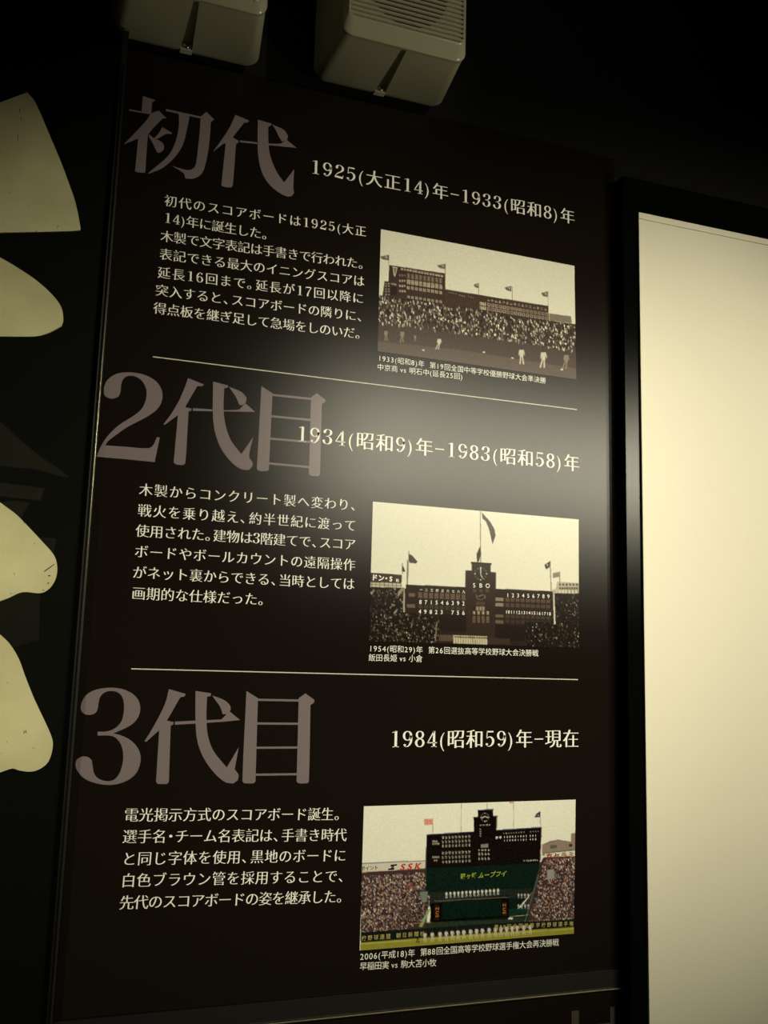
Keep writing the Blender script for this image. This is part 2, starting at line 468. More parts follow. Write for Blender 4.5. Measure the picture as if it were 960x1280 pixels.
big_glyph(T2, 3, [[(405,68),(465,92),(458,98),(440,98),(398,170),(395,178),(418,182),(417,190),(407,193),(395,385),(388,394),(365,393),(351,386),(367,207),(318,243),(313,241),(340,205),(370,155),(392,105)],
  [(423,181),(590,187),(620,163),(657,195),(423,191)],
  [(499,81),(556,96),(553,104),(541,106),(538,180),(545,240),(565,300),(605,353),(650,288),(634,362),(647,385),(646,400),(632,413),(600,408),(560,375),(525,325),(505,265),(498,200)],
  [(558,100),(605,120),(624,140),(622,158),(610,170),(597,168),(585,140)]])
big_glyph(T2, 3, [[(680,98),(722,125),(708,412),(702,416),(672,416),(663,408)],
  [(866,140),(888,125),(921,150),(920,158),(907,165),(900,430),(893,436),(866,434),(858,428)],
  [(720,127),(868,142),(868,151),(720,135)], [(716,207),(866,221),(866,230),(716,215)], [(713,291),(862,304),(862,312),(713,299)], [(708,384),(860,398),(860,406),(708,392)]])
big_glyph(T3, 3, [BIG3])
big_glyph(T3, 3, [[(393,64),(456,82),(452,92),(436,95),(386,182),(411,188),(410,196),(400,202),(393,412),(385,420),(352,420),(345,412),(357,218),(308,262),(302,260),(335,205),(362,155),(382,110)],
  [(416,186),(590,178),(620,147),(660,180),(600,186),(416,198)],
  [(493,71),(552,80),(550,90),(536,93),(534,180),(540,240),(560,295),(610,358),(655,282),(640,365),(654,385),(652,405),(635,418),(605,413),(565,380),(525,325),(500,260),(493,180)],
  [(556,88),(600,105),(622,125),(625,142),(610,158),(595,158),(585,130),(565,102)]])
big_glyph(T3, 3, [[(684,71),(727,98),(718,410),(710,417),(675,417),(669,408)],
  [(880,98),(905,80),(939,105),(937,115),(924,124),(918,410),(912,417),(880,417),(872,410)],
  [(725,100),(883,103),(883,111),(725,108)], [(723,189),(881,190),(881,198),(723,197)], [(720,280),(878,279),(878,287),(720,288)], [(718,381),(876,379),(876,387),(718,389)]])

def line(txt, org, sc, a, b, em=.0225, **k):
    nm = k.pop('name', 'text_line')
    return ch(text_line(nm, txt, (org[0] + a[0] / sc, org[1] + a[1] / sc), (org[0] + b[0] / sc, org[1] + b[1] / sc), em, M_white, panel, **k))

E1 = .0222
o1 = (180, 230); s1 = 3.2
for t, a, b in [("初代のスコアボードは1925(大正", (78, 65), (891, 192)), ("14)年に誕生した。", (78, 134), (500, 204)),
                ("木製で文字表記は手書きで行われた。", (65, 207), (884, 322)), ("表記できる最大のイニングスコアは", (60, 279), (883, 391)),
                ("延長16回まで。延長が17回以降に", (51, 352), (881, 460)), ("突入すると、スコアボードの隣りに、", (44, 423), (880, 532)),
                ("得点板を継ぎ足して急場をしのいだ。", (37, 495), (872, 601))]:
    line(t, o1, s1, a, b, E1, dw=.66)
o2 = (150, 590); s2 = 3.0968
for t, a, b in [("木製からコンクリート製へ変わり、", (71, 67), (922, 130)), ("戦火を乗り越え、約半世紀に渡って", (66, 147), (916, 208)),
                ("使用された。建物は3階建てで、スコア", (60, 226), (913, 281)), ("ボードやボールカウントの遠隔操作", (54, 306), (912, 360)),
                ("がネット裏からできる、当時としては", (48, 387), (909, 434)), ("画期的な仕様だった。", (44, 468), (565, 494))]:
    line(t, o2, s2, a, b, E1, dw=.56)
o3 = (140, 1000); s3 = 3.0968
for t, a, b in [("電光掲示方式のスコアボード誕生。", (46, 57), (890, 54)), ("選手名・チーム名表記は、手書き時代", (40, 141), (909, 134)),
                ("と同じ字体を使用、黒地のボードに", (37, 227), (908, 213)), ("白色ブラウン管を採用することで、", (34, 311), (906, 293)),
                ("先代のスコアボードの姿を継承した。", (29, 397), (898, 372))]:
    line(t, o3, s3, a, b, E1)

line("1925(大正14)年−1933(昭和8)年", (370, 180), 2.5946, (44, 72), (906, 239), .0335, name='date_line', dw=.62, sp=.020)
line("1934(昭和9)年−1983(昭和58)年", (360, 520), 2.526, (24, 55), (922, 151), .0345, name='date_line', dw=.62, sp=.020)
line("1984(昭和59)年−現在", (470, 890), 3.5556, (58, 120), (904, 117), .0345, name='date_line', dw=.62, sp=.020)
CE = .0131
KW = dict(serif=False, name='caption_line', ax=-.002, ay=-.002, sp=0)
line("1933(昭和8)年　第19回全国中等学校優勝野球大会準決勝", (460, 280), 3.4286, (42, 574), (762, 672), CE, **KW)
line("中京商 vs 明石中(延長25回)", (460, 280), 3.4286, (38, 612), (407, 655), CE, **KW)
line("1954(昭和29)年　第26回選抜高等学校野球大会決勝戦", (450, 620), 3.3103, (36, 630), (738, 650), CE, **KW)
line("飯田長姫 vs 小倉", (450, 620), 3.3103, (34, 668), (259, 673), CE, **KW)
line("2006(平成18)年　第88回全国高等学校野球選手権大会再決勝戦", (440, 990), 3.2, (31, 658), (827, 600), CE, **KW)
line("早稲田実 vs 駒大苫小牧", (440, 990), 3.2, (30, 697), (337, 681), CE, **KW)

def rule(a, b, h=.0016):
    A, B = un(*a), un(*b)
    V = [(A.x, -.0004, A.z - h / 2), (B.x, -.0004, B.z - h / 2), (B.x, -.0004, B.z + h / 2), (A.x, -.0004, A.z + h / 2)]
    return ch(mesh('printed_rule', V, [(0, 1, 2, 3)], M_rule, panel))
rule((191, 446), (721, 512)); rule((164, 836), (722.5, 849.5))

# ------------------------------------------------------------------ the three printed photographs (flat ink on the board)
def homog(src, dst):
    A = []
    for (x, y), (u, v) in zip(src, dst):
        A.append([x, y, 1, 0, 0, 0, -u * x, -u * y, -u]); A.append([0, 0, 0, x, y, 1, -v * x, -v * y, -v])
    _, _, vt = np.linalg.svd(np.array(A)); return vt[-1].reshape(3, 3)

class Canvas:
    def __init__(s, corners, nx=340, ny=200, bg=(235, 235, 220)):
        s.W, s.H = nx * 2, ny * 2; s.nx, s.ny = nx, ny; s.c = corners
        s.im = np.zeros((s.H, s.W, 3)); s.im[:] = bg
        s.h = homog(corners, [(0, 0), (s.W, 0), (s.W, s.H), (0, s.H)])
        s.rng = np.random.RandomState(3)
    def t(s, P):
        q = np.array([[p[0], p[1], 1] for p in P]) @ s.h.T
        return q[:, :2] / q[:, 2:3]
    def mask(s, P):
        x0, y0 = np.floor(P.min(0)).astype(int); x1, y1 = np.ceil(P.max(0)).astype(int) + 1
        x0, y0 = max(x0, 0), max(y0, 0); x1, y1 = min(x1, s.W), min(y1, s.H)
        if x1 <= x0 or y1 <= y0: return None
        yy, xx = np.mgrid[y0:y1, x0:x1]; xx = xx + .5; yy = yy + .5
        m = np.zeros(xx.shape, bool); n = len(P)
        for i in range(n):
            (xa, ya), (xb, yb) = P[i], P[(i + 1) % n]
            if ya == yb: continue
            c = ((ya > yy) != (yb > yy)) & (xx < (xb - xa) * (yy - ya) / (yb - ya) + xa)
            m ^= c
        return m, (slice(y0, y1), slice(x0, x1))
    def poly(s, P, col, a=1.0):
        r = s.mask(s.t(P))
        if r is None: return
        m, sl = r; R = s.im[sl]; R[m] = R[m] * (1 - a) + np.array(col) * a
    def line(s, p, q, wd, col, a=1.0):
        p, q = np.array(p, float), np.array(q, float); d = q - p; n = np.array([-d[1], d[0]]) / (np.hypot(*d) + 1e-9) * wd / 2
        s.poly([p + n, q + n, q - n, p - n], col, a)
    def crowd(s, P, n, cols, wpx=1.1, hpx=1.7, dark=None):
        T = s.t(P); r = s.mask(T)
        if r is None: return
        m, sl = r; ys, xs = np.nonzero(m)
        if dark is not None: s.im[sl][m] = dark
        k = s.rng.randint(0, len(xs), n); order = np.argsort(ys[k])
        H0, W0 = m.shape
        for i in k[order]:
            x, y = xs[i] + sl[1].start, ys[i] + sl[0].start
            c = np.array(cols[s.rng.randint(len(cols))], float) * (.75 + .4 * s.rng.rand())
            hw = max(1, int(wpx * s.W / 250 * (.6 + .7 * s.rng.rand()))); hh = max(1, int(hpx * s.W / 250 * (.6 + .7 * s.rng.rand())))
            X1, Y1 = min(x + hw, s.W), min(y + hh, s.H)
            s.im[y:Y1, x:X1] = np.clip(c, 0, 255)
            if s.rng.rand() < .5 and y > 1: s.im[y - 1:y + 1, x:X1] = c * .45
    def person(s, x, y, h, shirt=(225, 222, 210), lean=0, legs=None, cap=(60, 50, 45)):
        legs = legs or shirt; w = h * .10
        s.line((x - w * .9, y), (x + lean - w * .4, y - h * .48), w * .75, legs); s.line((x + w * 1.2, y), (x + lean + w * .4, y - h * .48), w * .75, legs)
        s.line((x + lean - w * 1.5, y - h * .5), (x + lean - w * 1.1, y - h * .8), w * .5, shirt); s.line((x + lean + w * 1.7, y - h * .52), (x + lean + w * 1.1, y - h * .8), w * .5, shirt)
        s.poly([(x + lean - w, y - h * .42), (x + lean + w, y - h * .42), (x + lean + w * 1.2, y - h * .82), (x + lean - w * 1.2, y - h * .82)], shirt)
        s.poly([(x + lean - w * .6, y - h * .82), (x + lean + w * .6, y - h * .82), (x + lean + w * .5, y - h), (x + lean - w * .5, y - h)], cap)
    def grain(s, k=6):
        g = s.rng.randn(s.H // 2, s.W // 2, 1).repeat(2, 0).repeat(2, 1); s.im += g * k
    def build(s, name, label, gain=1.0, lift=0.0):
        s.im = np.clip(s.im, 0, 255)
        im = s.im.reshape(s.ny, 2, s.nx, 2, 3).mean((1, 3)) / 255
        lin = np.where(im <= .04045, im / 12.92, ((im + .055) / 1.055) ** 2.4) * gain + lift
        K = [un(*c) for c in s.c]
        nx, ny = s.nx, s.ny
        # square cells in ink: the corners of the print keep the panel's own proportions
        sx = np.linspace(0, 1, nx); sy = np.linspace(0, 1, ny)
        hh = homog([(0, 0), (1, 0), (1, 1), (0, 1)], [(k.x, k.z) for k in K])
        g = np.stack([np.tile(sx, ny), np.repeat(sy, nx), np.ones(nx * ny)], 1) @ hh.T
        V = np.stack([g[:, 0] / g[:, 2], np.full(nx * ny, -.0005), g[:, 1] / g[:, 2]], 1)
        i = (np.arange(ny - 1)[:, None] * nx + np.arange(nx - 1)[None, :]).ravel()
        F = np.stack([i, i + nx, i + nx + 1, i + 1], 1)
        me = bpy.data.meshes.new(name)
        me.vertices.add(len(V)); me.vertices.foreach_set('co', V.ravel())
        me.loops.add(F.size); me.loops.foreach_set('vertex_index', F.ravel().astype(np.int32))
        me.polygons.add(len(F)); me.polygons.foreach_set('loop_start', np.arange(0, F.size, 4, dtype=np.int32))
        me.update(calc_edges=True)
        ca = me.color_attributes.new('ink', 'FLOAT_COLOR', 'POINT')
        ca.data.foreach_set('color', np.concatenate([lin.reshape(-1, 3), np.ones((nx * ny, 1))], 1).ravel())
        o = link(name, me, panel, M_photo); o['label'] = label
        return ch(o)

def cr(org, sc): return lambda P: [(org[0] + x / sc, org[1] + y / sc) for x, y in P]

# --- photograph one: wooden scoreboard above a crowded stand
c = Canvas([(476, 286.6), (717.8, 332.5), (720.2, 474.3), (471.8, 439)], bg=(226, 224, 205))
q = cr((460, 280), 3.4286)
c.poly(q([(30, 560), (30, 440), (400, 480), (900, 560), (900, 700)]), (74, 62, 56))
c.poly(q([(30, 540), (40, 490), (400, 545), (900, 620), (900, 700)]), (92, 79, 71))
c.poly(q([(92, 177), (330, 213), (330, 284), (330, 350), (60, 330), (72, 245), (88, 248)]), (66, 52, 46))
c.poly(q([(328, 280), (772, 352), (774, 420), (328, 380)]), (70, 56, 49))
c.poly(q([(776, 383), (868, 396), (872, 425), (776, 414)]), (125, 115, 100))
z = cr((470, 280), 7.3846)
c.poly(z([(155, 396), (200, 402), (192, 440), (176, 495), (164, 470)]), (205, 195, 175))
c.poly(z([(164, 405), (190, 409), (184, 440), (176, 470), (170, 450)]), (120, 105, 95))
for i in range(15):
    x = 232 + i * 26.3; y = 408 + i * 4.5
    c.poly(z([(x, y), (x + 19, y + 3), (x + 19, y + 22), (x, y + 19)]), (196, 186, 165)); c.line(*z([(x + 4, y + 8), (x + 15, y + 10)]), .5, (80, 66, 58))
for i in range(9):
    x = 288 + i * 37; y = 455 + i * 5.6
    c.poly(z([(x, y), (x + 27, y + 4), (x + 27, y + 52), (x, y + 48)]), (112, 98, 88)); c.poly(z([(x, y + 58), (x + 27, y + 62), (x + 27, y + 104), (x, y + 100)]), (196, 184, 160))
    for k in range(4): c.line(*z([(x + 5, y + 66 + k * 9), (x + 22, y + 68 + k * 9)]), .45, (88, 74, 64))
    for k in range(4): c.line(*z([(x + 6, y + 8 + k * 10), (x + 21, y + 10 + k * 10)]), .4, (165, 150, 135))
    c.poly(z([(x, y + 118), (x + 24, y + 122), (x + 24, y + 150), (x, y + 146)]), (185, 172, 150)); c.line(*z([(x + 12, y + 124), (x + 12, y + 144)]), .8, (75, 60, 52))
    c.poly(z([(x + 2, y + 205), (x + 24, y + 209), (x + 24, y + 232), (x + 2, y + 228)]), (176, 164, 142)); c.line(*z([(x + 12, y + 210), (x + 12, y + 226)]), .7, (75, 60, 52))
for y in (465, 515, 562, 610):
    for i in range(3):
        x = 214 + i * 22; c.poly(z([(x, y), (x + 16, y + 3), (x + 16, y + 22), (x, y + 19)]), (178, 165, 145) if y > 480 else (120, 106, 95))
for i in range(2):
    for k in range(5):
        x = 86 + i * 26; y = 545 + k * 22 + (k // 2) * 6; c.poly(z([(x, y), (x + 16, y + 2), (x + 16, y + 15), (x, y + 13)]), (150, 138, 120))
c.poly(z([(136, 575), (195, 584), (195, 660), (136, 655)]), (45, 36, 33)); c.line(*z([(140, 552), (190, 562)]), 1.6, (170, 158, 138))
z2 = cr((590, 300), 6.857)
for i in range(16):
    x = 130 + i * 32.5; y = 511 + i * 5.4
    for k in range(3): c.line(*z2([(x, y + k * 6 - 3), (x + 20, y + 3 + k * 6 - 3)]), .45, (205, 195, 175), .9 if (i + k) % 3 else .2)
    c.line(*z2([(x + 9, y - 8), (x + 9, y + 14)]), .5, (205, 195, 175), .8 if i % 2 else 0)
for r, (x00, y00) in enumerate([(132, 541), (130, 576)]):
    for i in range(16):
        x = x00 + i * 33; y = y00 + i * 5.4
        c.poly(z2([(x, y), (x + 25, y + 4), (x + 25, y + 30), (x, y + 26)]), (168, 154, 134)); c.poly(z2([(x + 6, y + 6), (x + 19, y + 8), (x + 19, y + 24), (x + 6, y + 22)]), (86, 72, 63))
    c.poly(z2([(66, y00 - 10), (120, y00 - 2), (120, y00 + 24), (66, y00 + 16)]), (190, 178, 156))
    for k in range(3): c.line(*z2([(74 + k * 16, y00 - 4), (74 + k * 16, y00 + 14)]), 1, (110, 96, 84))
for (xp, yt, yb, fx, fy, fw, fh) in [(90, 131, 178, 52, 134, 38, 24), (331, 171, 284, 296, 172, 35, 22), (474, 253, 303, 452, 254, 20, 22), (617, 268, 328, 584, 266, 30, 24), (770, 288, 352, 740, 290, 28, 24)]:
    c.line(*q([(xp, yt), (xp, yb)]), .55, (120, 108, 96))
    c.poly(q([(fx, fy + fh * .3), (fx + fw, fy), (fx + fw, fy + fh), (fx + fw * .3, fy + fh * .8)]), (112, 100, 92)); c.poly(q([(fx + fw * .5, fy + fh * .3), (fx + fw * .85, fy + fh * .25), (fx + fw * .8, fy + fh * .7)]), (190, 182, 168))
G = [(235, 228, 208), (215, 205, 185), (190, 178, 158), (120, 106, 92), (70, 58, 50), (40, 32, 28), (45, 36, 32), (90, 76, 66)]
c.poly(q([(30, 400), (892, 520), (900, 640), (30, 540)]), (74, 62, 56))
c.poly(q([(30, 500), (400, 540), (900, 620), (900, 700), (30, 600)]), (92, 79, 71))
c.crowd(q([(40, 305), (120, 315), (330, 345), (480, 365), (640, 400), (780, 415), (892, 430), (892, 545), (720, 516), (480, 480), (40, 418)]), 1700, G, 1.5, 3.2, (62, 52, 46))
for x, y, h, l in [(78, 500, 52, 0), (144, 508, 58, 1), (202, 502, 30, 0), (295, 537, 55, 3), (657, 600, 75, 0), (744, 615, 80, 2), (838, 620, 72, 3)]:
    p = q([(x, y)])[0]; c.person(p[0], p[1], h / 3.4286, (205, 198, 180) if x in (295, 657, 744) else (140, 128, 114), l)
for x, y in [(237, 542), (496, 551), (618, 576), (829, 625)]:
    p = q([(x, y)])[0]; c.poly([(p[0] - 1.8, p[1]), (p[0] + 1.8, p[1] + .3), (p[0] + 1.2, p[1] - 1.4), (p[0] - .8, p[1] - 1.6)], (228, 224, 208))
c.grain(5)
c.build('photograph', 'black and white print of a long wooden scoreboard above a crowded stand', .98)
for t, a, b in [("スコアボール", (664, 630), (745, 648)), ("ストライク", (760, 655), (822, 672)), ("アウト", (845, 668), (905, 684))]:
    A, B = z([a])[0], z([b])[0]
    ch(text_line('scoreboard_lettering', t, A, B, .0030, M_rule, panel, serif=False, ax=0, ay=0, sp=0))

# --- photograph two: concrete scoreboard with its clock
c = Canvas([(466, 627), (723.1, 649.3), (723.4, 809.7), (461, 801.3)], bg=(246, 244, 224))
q = cr((450, 620), 3.3103)
c.poly(q([(30, 376), (185, 380), (300, 480), (650, 530), (806, 402), (905, 402), (905, 640), (30, 610)]), (34, 26, 22))
c.poly(q([(190, 366), (438, 377), (438, 620), (180, 600)]), (50, 39, 33)); c.poly(q([(556, 383), (798, 394), (806, 640), (556, 630)]), (50, 39, 33))
c.poly(q([(436, 308), (462, 308), (462, 276), (540, 282), (540, 314), (562, 317), (560, 640), (434, 630)]), (56, 43, 36))
c.poly(q([(458, 272), (544, 278), (544, 286), (458, 281)]), (40, 30, 26)); c.poly(q([(42, 317), (174, 326), (172, 362), (42, 356)]), (70, 58, 50))
c.poly(q([(42, 356), (172, 362), (176, 378), (42, 376)]), (205, 198, 176))
for i in range(8): c.line(*q([(50 + i * 17, 357), (50 + i * 17, 377)]), .5, (70, 58, 50))
c.line(*q([(42, 366), (172, 371)]), .5, (80, 66, 56))
c.poly(q([(814, 355), (904, 360), (904, 404), (806, 400)]), (196, 190, 172)); c.poly(q([(810, 388), (904, 391), (904, 404), (808, 402)]), (222, 215, 192))
for i in range(7): c.line(*q([(816 + i * 14, 388), (816 + i * 14, 404)]), .5, (80, 66, 56))
for r, (yy, n) in enumerate([(367, 6), (382, 8)]):
    for i in range(n):
        x = 822 + i * (14 if r == 0 else 10); c.poly(q([(x, yy - 5), (x + 8, yy - 4), (x + 8, yy + 5), (x, yy + 4)]), (95, 82, 70))
for (x0, yt, xb, yb) in [(197, 262, 195, 366), (203, 227, 197, 366), (176, 278, 176, 322), (497, 64, 499, 276), (785, 268, 790, 392), (825, 312, 825, 356)]:
    c.line(*q([(x0, yt), (xb, yb)]), .8, (90, 78, 66))
c.poly(q([(503, 70), (512, 78), (540, 110), (556, 140), (560, 165), (548, 200), (543, 180), (534, 140), (520, 106), (506, 95)]), (72, 60, 52))
c.poly(q([(484, 275), (482, 240), (498, 205), (500, 240), (492, 270)]), (58, 46, 40)); c.poly(q([(203, 240), (216, 246), (238, 272), (232, 280), (204, 276)]), (76, 64, 56))
c.poly(q([(174, 288), (182, 296), (188, 315), (174, 312)]), (60, 48, 42)); c.poly(q([(762, 285), (784, 271), (783, 295), (768, 304)]), (54, 44, 38)); c.poly(q([(770, 284), (777, 280), (775, 294)]), (210, 205, 190))
c.poly(q([(796, 320), (822, 314), (822, 335), (796, 340)]), (150, 142, 128))
# clock
for k in range(12):
    a = k * math.pi / 6; x, y = 499 + 24 * math.sin(a), 322 - 25 * math.cos(a); r = 2.6 if k % 3 == 0 else 1.4
    c.poly(q([(x - r, y - r), (x + r, y - r), (x + r, y + r), (x - r, y + r)]), (235, 230, 210))
c.line(*q([(499, 298), (499, 326)]), .9, (240, 236, 215)); c.line(*q([(499, 326), (507, 340)]), .9, (240, 236, 215))
z = cr((455, 690), 6.857)
for i in range(9):
    x = 466 + i * 46.2; y = 342 + i * 2.2
    c.poly(z([(x, y + 0), (x + 34, y + 2), (x + 34, y + 54), (x, y + 52)]), (116, 98, 84)); 
    for k in range(5): c.line(*z([(x + 5, y + 6 + k * 10), (x + 29, y + 8 + k * 10)]), .35, (70, 55, 47))
    c.poly(z([(x, y + 106), (x + 34, y + 108), (x + 34, y + 140), (x, y + 138)]), (76, 62, 54)); c.poly(z([(x, y + 200), (x + 34, y + 202), (x + 34, y + 258), (x, y + 256)]), (120, 100, 88), 1 if i > 3 else .4)
for y in (350, 445): c.poly(z([(384 - (y > 400) * 16, y), (438, y + 3), (438, y + 32), (384 - (y > 400) * 16, y + 29)]), (112, 98, 84))
z2 = cr((590, 690), 6.857)
for i in range(9):
    x = 286 + i * 43.5; y = 394 + i * 1.8
    for dy, a in ((0, .9), (46, .7), (140, .45), (184, .3)): c.poly(z2([(x, y + dy), (x + 32, y + dy + 1), (x + 32, y + dy + 28), (x, y + dy + 27)]), (112, 94, 80), a)
    for dy in (0, 46): c.poly(z2([(x + 10, y + dy + 6), (x + 22, y + dy + 6), (x + 22, y + dy + 22), (x + 10, y + dy + 22)]), (70, 56, 48), .8)
for y, a in ((390, 1), (436, 1), (532, .6), (582, .6)): c.poly(z2([(200, y), (268, y + 3), (268, y + 30), (200, y + 27)]), (150, 134, 114), a)
for k in range(3):
    x = 8 + k * 53; c.poly(z2([(x, 318), (x + 28, 319), (x + 28, 345), (x, 344)]), (90, 74, 64))
c.poly(z2([(34, 424), (108, 426), (108, 456), (34, 454)]), (84, 68, 58)); c.poly(z2([(34, 466), (108, 468), (108, 502), (34, 500)]), (160, 146, 126)); c.poly(z2([(56, 472), (62, 472), (62, 498), (56, 498)]), (60, 48, 40)); c.poly(z2([(80, 472), (86, 472), (86, 498), (80, 498)]), (60, 48, 40))
for k in range(4):
    x = 6 + k * 39; c.poly(z2([(x, 506), (x + 20, 507), (x + 20, 534), (x, 533)]), (180, 166, 144)); c.poly(z2([(x, 548), (x + 22, 549), (x + 22, 605), (x, 604)]), (120, 102, 88))
    c.line(*z2([(x + 4, 514), (x + 4, 530)]), .4, (60, 48, 40)); c.line(*z2([(x + 11, 556), (x + 11, 598)]), .7, (64, 52, 44))
c.line(*z2([(36, 362), (40, 395)]), .7, (160, 148, 128)); c.line(*z2([(40, 395), (72, 410)]), .6, (150, 138, 120)); c.line(*z2([(72, 410), (108, 392)]), .6, (150, 138, 120)); c.line(*z2([(50, 380), (96, 366)]), .9, (150, 138, 120)); c.line(*z2([(106, 364), (112, 396)]), .7, (160, 148, 128))
D2 = [(200, 190, 165), (140, 128, 108), (90, 76, 64), (60, 48, 40), (38, 30, 26), (45, 35, 30), (34, 26, 22)]
c.crowd(q([(40, 376), (185, 380), (182, 480), (330, 500), (320, 606), (40, 600)]), 900, D2, 1.1, 1.8, (34, 26, 22))
c.crowd(q([(680, 520), (800, 520), (812, 405), (904, 405), (904, 628), (690, 620)]), 700, D2 + D2[2:], 1.1, 1.9, (34, 26, 22))
c.poly(q([(186, 380), (186, 480), (179, 480), (180, 378)]), (190, 180, 155)); c.poly(q([(158, 395), (176, 378), (180, 390), (156, 420)]), (160, 150, 128)); c.poly(q([(140, 480), (158, 465), (152, 480), (140, 490)]), (160, 150, 128)); c.poly(q([(46, 400), (62, 382), (58, 395), (48, 410)]), (170, 160, 140))
c.poly(q([(797, 400), (803, 400), (808, 530), (801, 530)]), (225, 218, 195)); c.poly(q([(795, 388), (807, 386), (812, 402), (796, 404)]), (190, 182, 160))
c.poly(q([(326, 488), (440, 492), (440, 560), (330, 556)]), (40, 31, 27)); c.poly(q([(560, 530), (690, 535), (680, 600), (560, 596)]), (38, 30, 26))
c.poly(q([(330, 572), (386, 574), (386, 600), (326, 598)]), (92, 78, 66)); c.poly(q([(530, 585), (620, 590), (620, 612), (530, 610)]), (64, 52, 44))
c.poly(q([(386, 574), (528, 580), (528, 614), (386, 608)]), (205, 196, 168))
for i in range(14):
    p = q([(392 + i * 10, 592 + i * .4)])[0]
    c.line((p[0] + 1.4, p[1] - 5), (p[0] + 1.4, p[1] + 6), .5, (80, 66, 56)); c.poly([(p[0] - 1, p[1] - 2.5), (p[0] + 1, p[1] - 2.5), (p[0] + .8, p[1] - 4), (p[0] - .8, p[1] - 4)], (70, 56, 48))
c.line(*q([(318, 520), (312, 600)]), 1.2, (150, 140, 118))
c.grain(4)
c.build('photograph', 'black and white print of a dark scoreboard building with clock tower and flags', .80)
def lp(t, zf, a, b, em, m=None, **k):
    A, B = zf([a])[0], zf([b])[0]
    return ch(text_line('scoreboard_lettering', t, A, B, em, m or M_white, panel, serif=False, **{**dict(ax=.01, ay=.01, sp=0), **k}))
lp("871546392", z, (460, 426), (874, 440), .0098); lp("49823 756", z, (456, 508), (872, 520), .0078) if False else None
for i, d in enumerate("49823 756"):
    if d != ' ': lp(d, z, (462 + i * 46.6, 508 + i * 1.5), (496 + i * 46.6, 509 + i * 1.5), .0098)
lp("一二三四五六七八九", z, (464, 322), (876, 342), .0056)
lp("123456789", z2, (284, 368), (676, 380), .0098)
for i, d in enumerate(["10", "11", "12", "13", "14", "15", "16", "17", "18"]):
    lp(d, z2, (284 + i * 44, 512 + i * 2), (326 + i * 44, 513 + i * 2), .0080)
lp("S", z2, (2, 284), (40, 284), .0108); lp("B", z2, (56, 285), (94, 286), .0108); lp("O", z2, (110, 287), (148, 288), .0108)
lp("ドン・S", cr((455, 690), 6.857), (60, 216), (262, 232), .0115, ax=.04, ay=.03); lp("靴", z, (266, 243), (306, 246), .0062)

# --- photograph three: the modern stadium in colour
c = Canvas([(454.7, 1007.8), (719.4, 999.4), (717.2, 1166.9), (449.4, 1188.1)], bg=(240, 240, 222))
q = cr((440, 990), 3.2)
z = cr((445, 1000), 6.857); z2 = cr((585, 1000), 6.857); z3 = cr((445, 1095), 3.4286)
c.poly(z2([(632, 385), (700, 352), (765, 342), (880, 362), (880, 288), (918, 282), (918, 460), (632, 480)]), (150, 130, 118))
c.line(*z2([(632, 385), (765, 342)]), .6, (100, 88, 86)); c.line(*z2([(765, 342), (880, 362)]), .6, (100, 88, 86)); c.poly(z2([(700, 390), (758, 384), (758, 412), (700, 418)]), (104, 90, 82)); c.poly(z2([(862, 378), (890, 376), (890, 398), (862, 400)]), (60, 48, 46))
c.poly(z2([(655, 458), (916, 430), (916, 512), (655, 520)]), (226, 220, 200)); c.line(*z2([(650, 456), (918, 427)]), 1.4, (80, 110, 96))
c.poly(z([(52, 545), (596, 520), (596, 600), (46, 622)]), (215, 208, 192)); c.line(*z([(55, 543), (596, 520)]), .9, (80, 90, 110)); c.line(*z([(50, 616), (598, 598)]), .9, (190, 172, 140))
c.poly(q([(294, 300), (756, 280), (720, 400), (620, 510), (330, 520), (294, 400)]), (15, 31, 25))
c.poly(q([(298, 172), (758, 142), (752, 285), (294, 305)]), (20, 15, 14)); c.poly(q([(294, 305), (752, 285), (745, 330), (720, 385), (296, 402)]), (16, 33, 26))
c.line(*q([(298, 172), (758, 142)]), 1.1, (70, 60, 96)); c.line(*q([(299, 172), (294, 400)]), .8, (60, 58, 70))
c.poly(q([(486, 102), (503, 101), (503, 74), (563, 71), (564, 97), (580, 97), (577, 180), (488, 186)]), (18, 13, 12)); c.line(*q([(501, 74), (566, 71)]), 1, (56, 48, 84)); c.line(*q([(484, 103), (503, 102)]), 1, (56, 48, 84)); c.line(*q([(564, 98), (582, 97)]), 1, (56, 48, 84))
c.line(*q([(578, 100), (577, 155)]), .5, (190, 180, 170)); c.line(*q([(757, 146), (750, 290)]), .5, (150, 140, 128))
for xs in ((437, 48, 436, 160), (540, 42, 540, 70), (645, 42, 645, 146), (324, 105, 323, 170), (752, 78, 752, 142)): c.line(*q([(xs[0], xs[1]), (xs[2], xs[3])]), .5, (150, 146, 140))
c.poly(q([(288, 110), (324, 108), (324, 132), (290, 134)]), (224, 130, 116))
for k in range(5): c.line(*q([(290, 114 + k * 5), (324, 111 + k * 5)]), .35, (240, 214, 196))
c.poly(q([(728, 103), (738, 86), (752, 78), (752, 101)]), (70, 44, 72)); c.poly(q([(739, 96), (747, 90), (746, 98)]), (230, 160, 170)); c.poly(q([(628, 41), (646, 40), (646, 45), (630, 46)]), (206, 96, 60))
for k in range(12):
    a = k * math.pi / 6; x, y = 531 + 15 * math.sin(a), 102 - 16 * math.cos(a); r = 1.6 if k % 3 else 2.6
    c.poly(q([(x - r, y - r), (x + r, y - r), (x + r, y + r), (x - r, y + r)]), (190, 185, 165))
c.line(*q([(518, 106), (531, 98)]), 1.1, (235, 230, 210)); c.line(*q([(531, 98), (544, 104)]), 1.1, (235, 230, 210))
Cw = (228, 224, 200)
